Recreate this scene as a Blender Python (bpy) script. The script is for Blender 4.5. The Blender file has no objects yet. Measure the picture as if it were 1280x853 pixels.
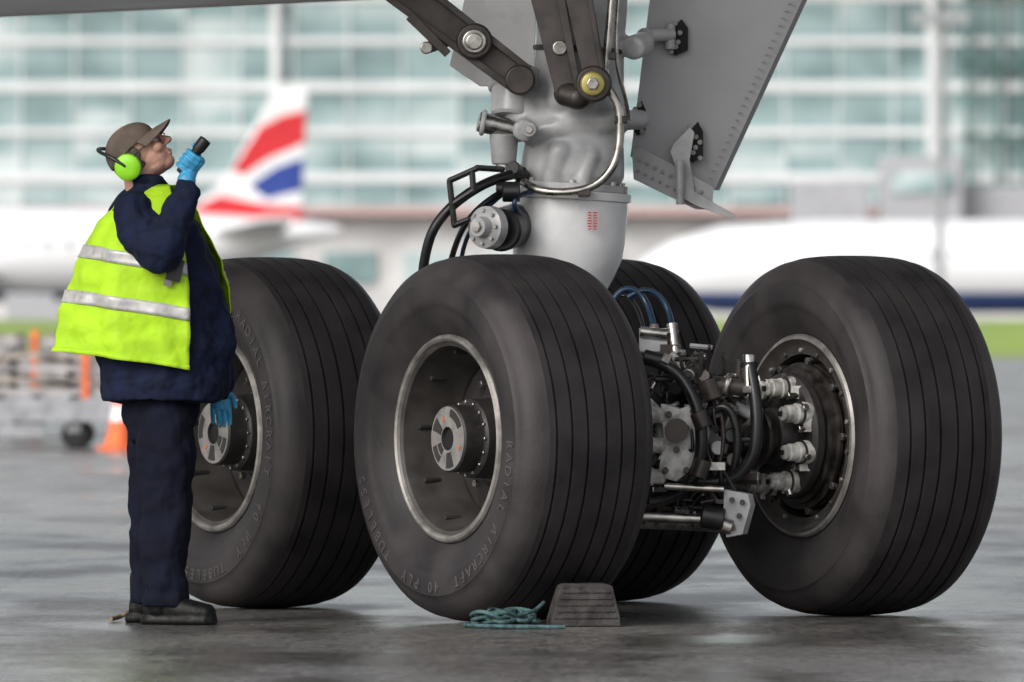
import bpy, bmesh, math, random
from mathutils import Vector as V, Matrix
random.seed(7)
S=bpy.context.scene
S.view_settings.view_transform='Standard'; S.view_settings.look='None'; S.view_settings.exposure=0
pi=math.pi
# ------------------------------------------------------------------ survey
CAMZ=1.1625; FPX=11830.0
def M(u,v,y):
    s=FPX/y
    return V(((u-640)/s, y, CAMZ+(396-v)/s))
# ------------------------------------------------------------------ materials
def mat(name,col,rough=.5,metal=0.,var=.15,scale=8.,bump=0.,bscale=60.,col2=None,spec=.5,detail=6.,stretch=(1,1,1),rvar=.1,coat=0.,bd=.01,bdet=5):
    m=bpy.data.materials.new(name); m.use_nodes=True
    nt=m.node_tree; N=nt.nodes; L=nt.links
    b=N['Principled BSDF']
    tc=N.new('ShaderNodeTexCoord'); mp=N.new('ShaderNodeMapping'); mp.inputs['Scale'].default_value=stretch
    L.new(tc.outputs['Object'],mp.inputs[0])
    nz=N.new('ShaderNodeTexNoise'); nz.inputs['Scale'].default_value=scale; nz.inputs['Detail'].default_value=detail
    L.new(mp.outputs[0],nz.inputs['Vector'])
    cr=N.new('ShaderNodeValToRGB')
    c2=col2 if col2 else tuple(max(0,c*(1-var*2)) for c in col)
    c1=col if col2 else tuple(min(1,c*(1+var)) for c in col)
    cr.color_ramp.elements[0].position=.35; cr.color_ramp.elements[1].position=.65
    cr.color_ramp.elements[0].color=(*c2,1); cr.color_ramp.elements[1].color=(*c1,1)
    L.new(nz.outputs['Fac'],cr.inputs[0]); L.new(cr.outputs[0],b.inputs['Base Color'])
    mr=N.new('ShaderNodeMapRange'); mr.inputs['To Min'].default_value=max(.03,rough-rvar); mr.inputs['To Max'].default_value=min(1,rough+rvar)
    mr.inputs['From Min'].default_value=.3; mr.inputs['From Max'].default_value=.7
    L.new(nz.outputs['Fac'],mr.inputs[0]); L.new(mr.outputs[0],b.inputs['Roughness'])
    b.inputs['Metallic'].default_value=metal; b.inputs['Specular IOR Level'].default_value=spec
    b.inputs['Coat Weight'].default_value=coat
    if bump:
        n2=N.new('ShaderNodeTexNoise'); n2.inputs['Scale'].default_value=bscale; n2.inputs['Detail'].default_value=bdet
        L.new(mp.outputs[0],n2.inputs['Vector'])
        bp=N.new('ShaderNodeBump'); bp.inputs['Strength'].default_value=bump; bp.inputs['Distance'].default_value=bd
        L.new(n2.outputs['Fac'],bp.inputs['Height']); L.new(bp.outputs[0],b.inputs['Normal'])
    return m
m_tread=mat('rubber_tread',(.030,.026,.027),.68,0,.2,6,.2,120,col2=(.015,.013,.015),spec=.3,detail=9)
m_side=mat('rubber_sidewall',(.050,.043,.043),.58,0,.2,4.5,.15,80,col2=(.022,.019,.021),spec=.35,detail=9)
m_letter=mat('rubber_letter',(.10,.09,.088),.5)
m_rim=mat('rim_alloy',(.34,.32,.30),.42,.6,.2,14,.1,50)
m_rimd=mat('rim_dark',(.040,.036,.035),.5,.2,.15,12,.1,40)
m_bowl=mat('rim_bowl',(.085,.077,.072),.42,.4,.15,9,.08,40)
m_brk=mat('brake_carbon',(.05,.042,.038),.45,.4,.3,20,.2,60)
m_white=mat('gear_white',(.72,.72,.725),.32,0,.08,5,.03,40,coat=.3)
m_grey=mat('gear_grey',(.43,.43,.435),.36,0,.18,6,.05,40,coat=.2)
m_door=mat('door_grey',(.36,.36,.37),.40,0,.06,3,.02,30)
m_brown=mat('dark_bronze',(.060,.050,.045),.38,.4,.25,10,.05,40)
m_black=mat('black_hose',(.012,.012,.013),.36,0,.2,20)
m_blueh=mat('blue_hose',(.008,.032,.07),.35)
m_steel=mat('steel',(.45,.43,.40),.28,.95,.2,20)
m_blackshade=mat('black_and_hole_shade',(.008,.008,.008),.8)  # black for brackets and pupils; also paints the shade inside wheel holes
m_cream=mat('brake_cream',(.54,.525,.49),.45,0,.25,25,.1,60)
m_orange=mat('orange_mark',(.50,.16,.06),.5)
m_yel=mat('brass',(.46,.40,.12),.35,.3)
m_red=mat('red_paint',(.55,.02,.02),.5)
m_capl=mat('hubcap_grey',(.27,.255,.24),.45,.2,.15,20)
m_navy=mat('navy_jacket',(.008,.013,.036),.85,0,.2,14,1.0,11,spec=.2,bd=.03,bdet=2)
m_trou=mat('navy_trousers',(.0065,.008,.017),.9,0,.2,14,1.0,9,spec=.15,stretch=(1,1,.6),bd=.03,bdet=2)
m_hv=mat('hivis_cloth',(.41,.68,.025),.65,0,.06,10,.8,12,spec=.2,bd=.02,bdet=2)
m_ref=mat('reflective_tape',(.50,.49,.48),.35,.2,.10,30,.3,20)
m_skin=mat('skin',(.46,.25,.19),.5,0,.12,20,.08,150)
m_hair=mat('grey_hair',(.10,.075,.06),.8,0,.3,60,.4,200)
m_cap=mat('cap_khaki',(.12,.092,.072),.85,0,.15,15,.3,150)
m_muff=mat('muff_green',(.28,.70,.02),.35)
m_glove=mat('nitrile_glove',(.05,.33,.58),.4,0,.15,30,.25,120)
m_boot=mat('boot_leather',(.004,.004,.004),.5,0,.2,30,.2,70,spec=.25)
m_torch=mat('torch_black',(.012,.012,.014),.35,.2)
m_glass=mat('spectacles',(.02,.02,.02),.2)
m_chock=mat('chock_rubber',(.062,.056,.054),.8,0,.25,18,.5,70,spec=.25)
m_rope=mat('rope_teal',(.055,.115,.12),.85,0,.3,40,.4,200)
m_rope2=mat('rope_tan',(.25,.2,.12),.8)
m_airw=mat('aircraft_white',(.78,.78,.79),.35,0,.04,1)
m_conc=mat('concrete_light',(.60,.59,.58),.8,0,.1,.5)
m_frame=mat('facade_white',(.78,.80,.80),.5,0,.05,.3)
m_greenf=mat('facade_green',(.08,.17,.155),.5)
m_pink=mat('roof_pink',(.56,.38,.37),.6)
m_gbox=mat('cladding_grey',(.42,.42,.44),.6)
m_metal=mat('galvanised',(.38,.39,.41),.45,.4)
m_pal=mat('pallet_wood',(.30,.27,.24),.8,0,.3,6)
m_crate=mat('crate_grey',(.42,.40,.40),.7,0,.3,4)
m_strap=mat('orange_strap',(.85,.16,.04),.6)
m_pane=mat('cabin_window',(.25,.27,.3),.3)
m_grass=mat('grass',(.25,.34,.06),.95,0,.3,.15,col2=(.19,.28,.05))
def ground_mat():
    m=bpy.data.materials.new('apron_concrete'); m.use_nodes=True
    nt=m.node_tree;N=nt.nodes;L=nt.links;b=N['Principled BSDF']
    tc=N.new('ShaderNodeTexCoord')
    def noise(sc,det,st=(1,1,1),rough=.6):
        mp=N.new('ShaderNodeMapping'); mp.inputs['Scale'].default_value=st
        L.new(tc.outputs['Object'],mp.inputs[0])
        n=N.new('ShaderNodeTexNoise'); n.inputs['Scale'].default_value=sc; n.inputs['Detail'].default_value=det; n.inputs['Roughness'].default_value=rough
        L.new(mp.outputs[0],n.inputs['Vector']); return n
    def ramp(n,a,ca,bb,cb):
        r=N.new('ShaderNodeValToRGB'); r.color_ramp.elements[0].position=a; r.color_ramp.elements[1].position=bb
        r.color_ramp.elements[0].color=ca; r.color_ramp.elements[1].color=cb; L.new(n.outputs['Fac'],r.inputs[0]); return r
    big=noise(.22,5,(1,.3,1)); fine=noise(32,8,(1,.12,1),.7); mid=noise(1.6,9,(1,.3,1),.62); dk=noise(.9,7,(1,.4,1),.6)
    r1=ramp(big,.35,(.115,.108,.103,1),.65,(.18,.172,.166,1))
    r2=ramp(mid,.32,(.66,.65,.64,1),.6,(1.08,1.08,1.08,1))
    r3=ramp(fine,.35,(.50,.50,.50,1),.65,(1.40,1.40,1.40,1))
    def mul(a,c):
        x=N.new('ShaderNodeMix'); x.data_type='RGBA'; x.blend_type='MULTIPLY'; x.inputs[0].default_value=1
        L.new(a,x.inputs[6]); L.new(c,x.inputs[7]); return x.outputs[2]
    c=mul(mul(r1.outputs[0],r2.outputs[0]),r3.outputs[0])
    sp=N.new('ShaderNodeSeparateXYZ'); L.new(tc.outputs['Object'],sp.inputs[0])
    outs=[]
    for ax_,off in(('X',2.2),('Y',3.4)):
        a=N.new('ShaderNodeMath'); a.operation='ADD'; a.inputs[1].default_value=off+600; L.new(sp.outputs[ax_],a.inputs[0])
        d=N.new('ShaderNodeMath'); d.operation='MODULO'; d.inputs[1].default_value=6.; L.new(a.outputs[0],d.inputs[0])
        l=N.new('ShaderNodeMath'); l.operation='LESS_THAN'; l.inputs[1].default_value=.022 if ax_=='X' else .05; L.new(d.outputs[0],l.inputs[0]); outs.append(l)
    mxx=N.new('ShaderNodeMath'); mxx.operation='MAXIMUM'; L.new(outs[0].outputs[0],mxx.inputs[0]); L.new(outs[1].outputs[0],mxx.inputs[1])
    mj=N.new('ShaderNodeMix'); mj.data_type='RGBA'; L.new(mxx.outputs[0],mj.inputs[0]); L.new(c,mj.inputs[6]); mj.inputs[7].default_value=(.05,.048,.045,1)
    L.new(mj.outputs[2],b.inputs['Base Color'])
    rr=ramp(dk,.40,(.13,.13,.13,1),.60,(.42,.42,.42,1)); L.new(rr.outputs[0],b.inputs['Roughness'])
    bp=N.new('ShaderNodeBump'); bp.inputs['Strength'].default_value=.3; bp.inputs['Distance'].default_value=.005
    L.new(fine.outputs['Fac'],bp.inputs['Height']); L.new(bp.outputs[0],b.inputs['Normal'])
    return m
m_ground=ground_mat()
def facade_glass():
    m=bpy.data.materials.new('facade_glass'); m.use_nodes=True
    nt=m.node_tree;N=nt.nodes;L=nt.links;b=N['Principled BSDF']
    tc=N.new('ShaderNodeTexCoord'); mp=N.new('ShaderNodeMapping'); mp.inputs['Scale'].default_value=(1/3.,1,1/2.5)
    L.new(tc.outputs['Object'],mp.inputs[0])
    fl=N.new('ShaderNodeVectorMath'); fl.operation='FLOOR'; L.new(mp.outputs[0],fl.inputs[0])
    wn=N.new('ShaderNodeTexWhiteNoise'); L.new(fl.outputs[0],wn.inputs['Vector'])
    n=N.new('ShaderNodeTexNoise'); n.inputs['Scale'].default_value=.16; n.inputs['Detail'].default_value=5; L.new(tc.outputs['Object'],n.inputs['Vector'])
    ad=N.new('ShaderNodeMath'); ad.operation='MULTIPLY_ADD'; ad.inputs[1].default_value=.22; L.new(wn.outputs['Value'],ad.inputs[0]); L.new(n.outputs['Fac'],ad.inputs[2])
    r=N.new('ShaderNodeValToRGB'); e=r.color_ramp.elements
    e[0].position=.42; e[0].color=(.13,.21,.215,1); e[1].position=.80; e[1].color=(.62,.69,.69,1)
    x=r.color_ramp.elements.new(.62); x.color=(.30,.42,.425,1)
    L.new(ad.outputs[0],r.inputs[0]); L.new(r.outputs[0],b.inputs['Base Color'])
    b.inputs['Roughness'].default_value=.15; b.inputs['Specular IOR Level'].default_value=.9
    return m
m_fglass=facade_glass()
def livery(name,zblue):
    m=bpy.data.materials.new(name); m.use_nodes=True
    nt=m.node_tree;N=nt.nodes;L=nt.links;b=N['Principled BSDF']
    g=N.new('ShaderNodeNewGeometry'); sp=N.new('ShaderNodeSeparateXYZ'); L.new(g.outputs['Position'],sp.inputs[0])
    lt=N.new('ShaderNodeMath'); lt.operation='LESS_THAN'; lt.inputs[1].default_value=zblue; L.new(sp.outputs['Z'],lt.inputs[0])
    mx=N.new('ShaderNodeMix'); mx.data_type='RGBA'; L.new(lt.outputs[0],mx.inputs[0])
    mx.inputs[6].default_value=(.76,.76,.77,1); mx.inputs[7].default_value=(.05,.09,.25,1)
    L.new(mx.outputs[2],b.inputs['Base Color']); b.inputs['Roughness'].default_value=.3
    return m
m_liv=livery('livery_paint',2.2)
m_lblue=mat('livery_blue',(.02,.05,.28),.4); m_lred=mat('livery_red',(.62,.02,.03),.4)
# ------------------------------------------------------------------ mesh builder
def frame(ax):
    ax=V(ax).normalized(); h=V((0,0,1)) if abs(ax.z)<.9 else V((1,0,0))
    u=ax.cross(h).normalized(); w=ax.cross(u).normalized(); return ax,u,w
class MB:
    def __init__(s): s.v=[];s.f=[];s.m=[]
    def add(s,vs,fs,mi=0):
        k=len(s.v); s.v+= [V(p) for p in vs]; s.f+=[tuple(i+k for i in f) for f in fs]; s.m+=[mi]*len(fs); return s
    def lathe(s,prof,o,ax,n=32,mi=0,loop=False,mis=None,cap0=True):
        ax,u,w=frame(ax); o=V(o); vs=[];fs=[];ms=[]
        for (t,r) in prof:
            r=max(r,1e-4)
            for i in range(n):
                a=2*pi*i/n; vs.append(o+ax*t+(u*math.cos(a)+w*math.sin(a))*r)
        P=len(prof); rng=P if loop else P-1
        for j in range(rng):
            k=(j+1)%P
            for i in range(n):
                i2=(i+1)%n; fs.append((j*n+i,j*n+i2,k*n+i2,k*n+i)); ms.append(mis[j] if mis else mi)
        if not loop:
            if cap0: fs.append(tuple(range(n))); ms.append(mis[0] if mis else mi)
            fs.append(tuple((P-1)*n+i for i in range(n))); ms.append(mis[-1] if mis else mi)
        k=len(s.v); s.v+=vs; s.f+=[tuple(i+k for i in f) for f in fs]; s.m+=ms; return s
    def cyl(s,p1,p2,r1,r2=None,n=24,mi=0,bev=.12):
        p1=V(p1);p2=V(p2); r2=r1 if r2 is None else r2; L=(p2-p1).length; b=min(bev*min(r1,r2),L*.3)
        return s.lathe([(0,r1-b),(b,r1),(L-b,r2),(L,r2-b)],p1,p2-p1,n,mi)
    def box(s,c,size,rot=None,mi=0):
        c=V(c); R=rot if rot else Matrix.Identity(3); x,y,z=[q/2 for q in size]
        vs=[c+R@V((a*x,b*y,d*z)) for a in(-1,1) for b in(-1,1) for d in(-1,1)]
        return s.add(vs,[(0,1,3,2),(4,6,7,5),(0,4,5,1),(2,3,7,6),(0,2,6,4),(1,5,7,3)],mi)
    def prism(s,poly,off,mi=0):
        n=len(poly); poly=[V(p) for p in poly]; off=V(off)
        vs=poly+[p+off for p in poly]
        fs=[tuple(range(n)),tuple(range(2*n-1,n-1,-1))]+[(i,(i+1)%n,(i+1)%n+n,i+n) for i in range(n)]
        return s.add(vs,fs,mi)
    def ell(s,c,r,rot=None,n=20,mi=0):
        c=V(c);R=rot if rot else Matrix.Identity(3); vs=[];fs=[]; m=n//2
        vs.append(c+R@V((0,0,r[2])))
        for j in range(1,m):
            t=pi*j/m
            for i in range(n):
                a=2*pi*i/n; vs.append(c+R@V((r[0]*math.sin(t)*math.cos(a),r[1]*math.sin(t)*math.sin(a),r[2]*math.cos(t))))
        vs.append(c+R@V((0,0,-r[2])))
        for i in range(n): fs.append((0,1+i,1+(i+1)%n))
        for j in range(m-2):
            for i in range(n): fs.append((1+j*n+i,1+(j+1)*n+i,1+(j+1)*n+(i+1)%n,1+j*n+(i+1)%n))
        e=len(vs)-1; k=1+(m-2)*n
        for i in range(n): fs.append((e,k+(i+1)%n,k+i))
        return s.add(vs,fs,mi)
    def chain(s,pts,rad,n=16,mi=0):
        pts=[V(p) for p in pts]
        for i,p in enumerate(pts): s.ell(p,(rad[i],)*3,n=n,mi=mi)
        for i in range(len(pts)-1):
            d=pts[i+1]-pts[i]
            if d.length>1e-5: s.lathe([(0,rad[i]*.999),(d.length,rad[i+1]*.999)],pts[i],d,n,mi)
        return s
    def loft(s,rings,n=28,mi=0,sq=1.0):
        vs=[];fs=[]
        for (c,a,b) in rings:
            c=V(c);a=V(a);b=V(b)
            for i in range(n):
                t=2*pi*i/n; ct,st=math.cos(t),math.sin(t)
                ct=math.copysign(abs(ct)**sq,ct); st=math.copysign(abs(st)**sq,st)
                vs.append(c+a*ct+b*st)
        for j in range(len(rings)-1):
            for i in range(n): fs.append((j*n+i,j*n+(i+1)%n,(j+1)*n+(i+1)%n,(j+1)*n+i))
        fs.append(tuple(range(n))); k=(len(rings)-1)*n; fs.append(tuple(k+i for i in range(n)))
        return s.add(vs,fs,mi)
    def build(s,name,mats,parent=None,sharp=38,bevel=0,remesh=0,smooth=0,subsurf=0,solid=0,displace=None,flat=False):
        me=bpy.data.meshes.new(name); me.from_pydata([tuple(p) for p in s.v],[],s.f)
        if not isinstance(mats,(list,tuple)): mats=[mats]
        for m in mats: me.materials.append(m)
        me.polygons.foreach_set('material_index',s.m)
        bm=bmesh.new(); bm.from_mesh(me)
        if not solid: bmesh.ops.recalc_face_normals(bm,faces=bm.faces)
        for f in bm.faces: f.smooth=not flat
        if not remesh:
            for e in bm.edges:
                if len(e.link_faces)==2 and e.calc_face_angle(0)>math.radians(sharp): e.smooth=False
        bm.to_mesh(me); bm.free()
        o=bpy.data.objects.new(name,me); S.collection.objects.link(o)
        if bevel:
            b=o.modifiers.new('b','BEVEL'); b.width=bevel; b.segments=2; b.limit_method='ANGLE'; b.angle_limit=math.radians(40)
        if remesh:
            r=o.modifiers.new('r','REMESH'); r.mode='VOXEL'; r.voxel_size=remesh; r.use_smooth_shade=True
            if smooth:
                q=o.modifiers.new('s','SMOOTH'); q.factor=.5; q.iterations=smooth
        if displace:
            for k,(size,st) in enumerate(displace):
                t=bpy.data.textures.new(name+'_t%d'%k,'CLOUDS'); t.noise_scale=size; t.noise_depth=1
                d=o.modifiers.new('d','DISPLACE'); d.texture=t; d.strength=st; d.mid_level=.5; d.texture_coords='LOCAL'
        if solid:
            q=o.modifiers.new('so','SOLIDIFY'); q.thickness=solid; q.offset=1
        if subsurf:
            q=o.modifiers.new('su','SUBSURF'); q.levels=subsurf; q.render_levels=subsurf
        if parent: par(o,parent)
        return o
def par(o,p):
    o.parent=p; o.matrix_parent_inverse=Matrix.Translation(-p.location)
def empty(name,loc):
    e=bpy.data.objects.new(name,None); e.location=loc; S.collection.objects.link(e); e.empty_display_size=.2; return e
def tube(name,pts,r,m,parent=None,cyc=False):
    c=bpy.data.curves.new(name,'CURVE'); c.dimensions='3D'; c.bevel_depth=r; c.bevel_resolution=4; c.use_fill_caps=True
    sp=c.splines.new('NURBS'); sp.points.add(len(pts)-1)
    for i,p in enumerate(pts): sp.points[i].co=(*p,1)
    sp.order_u=4 if len(pts)>3 else len(pts); sp.use_endpoint_u=True; sp.use_cyclic_u=cyc; sp.resolution_u=10
    c.materials.append(m); o=bpy.data.objects.new(name,c); S.collection.objects.link(o)
    if parent: par(o,parent)
    return o
# ------------------------------------------------------------------ landing gear
TH=math.radians(31); A=V((math.cos(TH),math.sin(TH),0)); Bv=V((-math.sin(TH),math.cos(TH),0)); Z=V((0,0,1))
C=V((.132,37.264,0))
TR=.80
def G(a,b,z): return C+A*a+Bv*b+Z*z
gear=empty('aircraft_landing_gear',C)
KW=1.13
def wheel(o,sg,idx,txt):
    out=A*sg
    half=[(.185,.375),(.205,.40),(.226,.43),(.2275,.433),(.238,.45),(.251,.48),(.259,.505),(.2615,.508),(.265,.53),(.2665,.565),(.265,.597),(.261,.600),(.256,.622),(.245,.645),(.226,.667),(.20,.680),(.178,.685)]
    half=[(t*KW,r) for t,r in half]
    gro=[.172,.108,.040]
    rad=lambda t:.700-.012*(t/.2)**2.8 if t>0 else .7
    top=[]
    for g in gro:
        for (t,d) in [(g+.0065,0),(g+.005,.013),(g-.005,.013),(g-.0065,0)]: top.append((t,rad(abs(t))-d))
    pos=half+top; prof=pos+[(-t,r) for t,r in reversed(pos)]
    mis=[1 if (abs(prof[i][0])>.22 or prof[i][1]<.66) else 0 for i in range(len(prof))]
    b=MB(); b.lathe(prof,o,out,112,0,loop=True,mis=mis)
    b.build('tyre_%d'%idx,[m_tread,m_side],gear,sharp=50)
    r=MB()
    prof=[(.15,.392),(.238,.396),(.248,.390),(.252,.380),(.246,.371),(.236,.367),(.228,.352),(.15,.338),(.07,.325),(.01,.315),(-.03,.300),(-.045,.28),(-.035,.25),(.0,.215),(.03,.185),(.05,.165)]
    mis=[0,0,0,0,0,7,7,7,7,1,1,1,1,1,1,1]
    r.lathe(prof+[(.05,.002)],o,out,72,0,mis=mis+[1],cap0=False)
    r.lathe([(.03,.155),(.145,.150),(.155,.142),(.155,.001)],o,out,48,1)
    r.lathe([(.12,.128),(.232,.128),(.240,.122),(.240,.045),(.225,.040),(.225,.001)],o,out,48,2,mis=[1,1,2,3,3,3])
    ax,u,w=frame(out)
    for i in range(10):
        a=2*pi*i/10+.2; d=u*math.cos(a)+w*math.sin(a)
        r.cyl(o+out*(-.03)+d*.235,o+out*.03+d*.235,.015,n=6,mi=4)
        a+=.31; d=u*math.cos(a)+w*math.sin(a)
        r.lathe([(0,.032),(.006,.032)],o-out*.030+d*.262,out,14,3)  # black disc laid on the web paints the shade of a hole
        r.cyl(o+out*.10+d*.3345,o+out*.17+d*.3345,.010,n=8,mi=1)
    for i in range(16):
        a=2*pi*i/16; d=u*math.cos(a)+w*math.sin(a)
        r.cyl(o+out*.14+d*.139,o+out*.163+d*.139,.007,n=6,mi=4)
    for i,(a0,a1,r0,r1,mi) in enumerate([(.3,.95,.05,.075,3),(.3,.95,.085,.112,3),(1.5,2.0,.055,.112,3),(2.7,2.85,.08,.10,5),(3.6,4.5,.085,.115,3),(5.0,5.15,.07,.09,5),(5.5,6.0,.05,.11,3)]):
        n=8; pts=[];
        for k in range(n+1): 
            a=a0+(a1-a0)*k/n+idx; pts.append(o+out*.2405+(u*math.cos(a)+w*math.sin(a))*r1)
        for k in range(n,-1,-1):
            a=a0+(a1-a0)*k/n+idx; pts.append(o+out*.2405+(u*math.cos(a)+w*math.sin(a))*r0)
        r.prism(pts,out*.002,6 if mi==3 else mi)
    r.build('rim_%d'%idx,[m_rim,m_rimd,m_capl,m_blackshade,m_steel,m_orange,m_rimd,m_bowl],gear,sharp=30)
    q=MB(); inn=-out
    prof=[(.15,.392),(.236,.396),(.246,.388),(.248,.376),(.236,.364),(.225,.345),(.222,.318),(.20,.312),(.10,.312),(.0,.31),(-.01,.30),(-.01,.001)]
    q.lathe(prof,o,inn,72,0,mis=[7,0,0,7,7,7,7,1,1,1,1,1],cap0=False)
    for i in range(18):
        a=2*pi*(i+.5)/18; d=u*math.cos(a)+w*math.sin(a)
        q.cyl(o+inn*.215+d*.333,o+inn*.234+d*.333,.010,n=6,mi=0 if i%2 else 7)
    st=[(.0,.10),(.0,.27)]
    for k in range(8):
        t=.02+k*.028; st+=[(t,.285),(t+.014,.285),(t+.015,.262),(t+.026,.262)]
    st+=[(.255,.262),(.26,.14),(.26,.05)]
    q.lathe(st,o,inn,56,2)
    for i in range(9):
        a=2*pi*i/9; d=u*math.cos(a)+w*math.sin(a)
        q.cyl(o+inn*.0+d*.300,o+inn*.22+d*.300,.012,n=8,mi=1)
        q.cyl(o+inn*.22+d*.295,o+inn*.236+d*.295,.016,n=6,mi=7)
    q.lathe([(.26,.10),(.26,.235),(.275,.245),(.305,.245),(.32,.225),(.32,.12),(.36,.115),(.38,.10)],o,inn,40,1)
    for i in range(8):
        a=2*pi*(i+.4)/8; d=u*math.cos(a)+w*math.sin(a); p=o+d*.195+inn*.02
        q.lathe([(.27,.046),(.315,.046),(.32,.040),(.345,.040),(.35,.034),(.385,.034),(.39,.028),(.405,.028),(.411,.02)],p,inn,20,3)
        q.cyl(p+inn*.33+d*.02,p+inn*.33+d*.062,.013,n=10,mi=4)
        q.box(p+inn*.30+(ax.cross(d))*.05,(.04,.035,.05),mi=3)
        e=ax.cross(d); q.cyl(p+inn*.30+e*.062-d*.01,p+inn*.345+e*.062-d*.01,.014,n=6,mi=4)
        q.cyl(p+inn*.411,p+inn*.421,.012,n=6,mi=5)
        q.lathe([(0,.047),(.006,.047)],p+inn*.325,inn,20,1)
    q.build('brake_%d'%idx,[m_rim,m_rimd,m_brk,m_cream,m_steel,m_blackshade,m_blackshade,m_bowl],gear,sharp=30)
    if txt:
        a=txt[1]
        for ch in txt[0]:
            if ch!=' ':
                c=bpy.data.curves.new('letter','FONT'); c.body=ch; c.size=.058; c.extrude=.002; c.align_x='CENTER'; c.materials.append(m_letter)
                ob=bpy.data.objects.new('sidewall_letter',c); S.collection.objects.link(ob)
                up=Z*math.cos(a)+out.cross(Z)*-math.sin(a); right=up.cross(out)
                Rm=Matrix((right,up,out)).transposed().to_4x4()
                Rm.translation=o+out*(.2665*KW+.001)+up*.544
                ob.matrix_world=Rm; ob.parent=gear; ob.matrix_parent_inverse=Matrix.Translation(-gear.location)
            a+=.088
wheel(G(-TR,-1,.70),-1,0,('RADIAL AIRCRAFT  40 PLY  TUBELESS',1.6))
wheel(G(TR-.02,-1,.70),1,1,None)
wheel(G(-TR+.10,1,.70),-1,2,('RADIAL AIRCRAFT  40 PLY  TUBELESS',.6))
wheel(G(TR+.05,1,.70),1,3,None)
b=MB()
for s_ in(-1,1): 
    b.cyl(G(-.62,s_,.70),G(.62,s_,.70),.075,mi=1)
    b.cyl(G(-.16,s_,.70),G(.16,s_,.70),.115)
    for q_ in(-.36,-.24,.20,.27,.34): b.cyl(G(q_,s_,.70),G(q_+.022,s_,.70),.115 if abs(q_)>.25 else .10,mi=1)
b.loft([(G(0,-1.03,.70),A*.11,Z*.12),(G(0,-.8,.71),A*.12,Z*.14),(G(0,-.3,.74),A*.16,Z*.19),(G(0,.3,.74),A*.16,Z*.19),(G(0,.8,.71),A*.13,Z*.15),(G(0,1.05,.70),A*.13,Z*.13)],28,0,.7)
b.build('bogie_beam',[m_grey,m_brown],gear)
# strut
p0=V((.178,37.264,.72)); p1=V((.345,37.264,3.5)); sd=(p1-p0).normalized()
def sz(z): return (z-.72)/sd.z
b=MB()
b.lathe([(sz(.72),.12),(sz(1.0),.15),(sz(1.28),.165),(sz(1.33),.19),(sz(1.40),.215),(sz(1.46),.222),(sz(1.60),.225),(sz(1.62),.222),(sz(1.625),.236),(sz(1.655),.236),(sz(1.66),.20)],p0,sd,56)
b.build('shock_strut_lower',m_white,gear)
b=MB()
b.lathe([(sz(1.655),.215),(sz(1.66),.222),(sz(1.685),.222),(sz(1.69),.19)],p0,sd,48)
for i in range(14):
    a=2*pi*i/14; _,u,w=frame(sd); d=u*math.cos(a)+w*math.sin(a)
    b.cyl(p0+sd*sz(1.685)+d*.206,p0+sd*sz(1.70)+d*.206,.010,n=6)
b.build('strut_collar',m_grey,gear)
YS=37.264
b=MB()
b.lathe([(sz(1.68),.185),(sz(1.72),.205),(sz(1.80),.20),(sz(1.88),.19),(sz(1.93),.205),(sz(2.0),.19),(sz(2.08),.18),(sz(2.2),.175),(sz(5.6),.18)],p0,sd,48)
b.chain([M(700,190,YS-.17),M(690,225,YS-.16)],[.05,.045])
b.chain([M(665,165,YS-.12),M(700,160,YS-.15),M(760,150,YS-.14)],[.05,.055,.05])
b.chain([M(640,118,YS-.05),M(668,150,YS-.06),M(705,170,YS-.08)],[.085,.095,.08])
b.chain([M(700,125,YS-.15),M(705,85,YS-.1)],[.06,.06])
b.chain([M(728,225,YS-.18),M(740,195,YS-.17)],[.035,.03])
b.cyl(M(655,163,YS-.27),M(655,163,YS-.05),.045,n=20)
b.cyl(M(790,60,YS-.1),M(805,55,YS+.05),.05,n=20)
b.chain([M(785,150,YS-.05),M(800,150,YS+.05)],[.04,.04])
b.build('upper_casting',m_grey,gear,remesh=.010,smooth=4,displace=[(.15,.006)])
b=MB()
b.cyl(M(661,162,YS-.31),M(661,162,YS-.2),.030,n=20,mi=0); b.cyl(M(661,162,YS-.32),M(661,162,YS-.3),.016,n=8,mi=1)
b.lathe([(sz(2.20),.172),(sz(2.205),.186),(sz(2.22),.186),(sz(2.225),.172)],p0,sd,40,mi=2)
b.cyl(M(598,152,YS-.14),M(655,166,YS-.12),.040,mi=1); b.cyl(M(601,153,YS-.14),M(607,154,YS-.14),.052,mi=0)
b.cyl(M(630,168,YS-.12),M(630,206,YS-.12),.058,.048,mi=0); b.cyl(M(630,204,YS-.12),M(631,212,YS-.12),.035,mi=1)
b.cyl(M(648,88,YS-.02),M(640,148,YS-.08),.105,.085,mi=0); b.cyl(M(646,108,YS-.03),M(645,116,YS-.04),.112,mi=0)
b.cyl(M(625,288,YS-.30),M(648,280,YS-.02),.085,mi=3)
fa=M(625,286,YS-.28)-M(604,284,YS-.36)
b.lathe([(0,.06),(.01,.082),(.05,.085),(.06,.075),(.06,.05),(.04,.045),(.04,.001)],M(604,284,YS-.36),fa,32,mi=0)
b.lathe([(-.02,.038),(.03,.045)],M(601,284,YS-.375),fa,16,mi=0); b.lathe([(-.035,.022),(.03,.022)],M(601,284,YS-.375),fa,6,mi=1)
for i in range(8):
    _,u,w=frame(fa); d=u*math.cos(i*pi/4)+w*math.sin(i*pi/4); p=M(604,284,YS-.36)+d*.064; b.cyl(p-fa.normalized()*.008,p+fa.normalized()*.01,.008,n=6,mi=1)
b.build('strut_fittings',[m_grey,m_steel,m_brown,m_black],gear)
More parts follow.
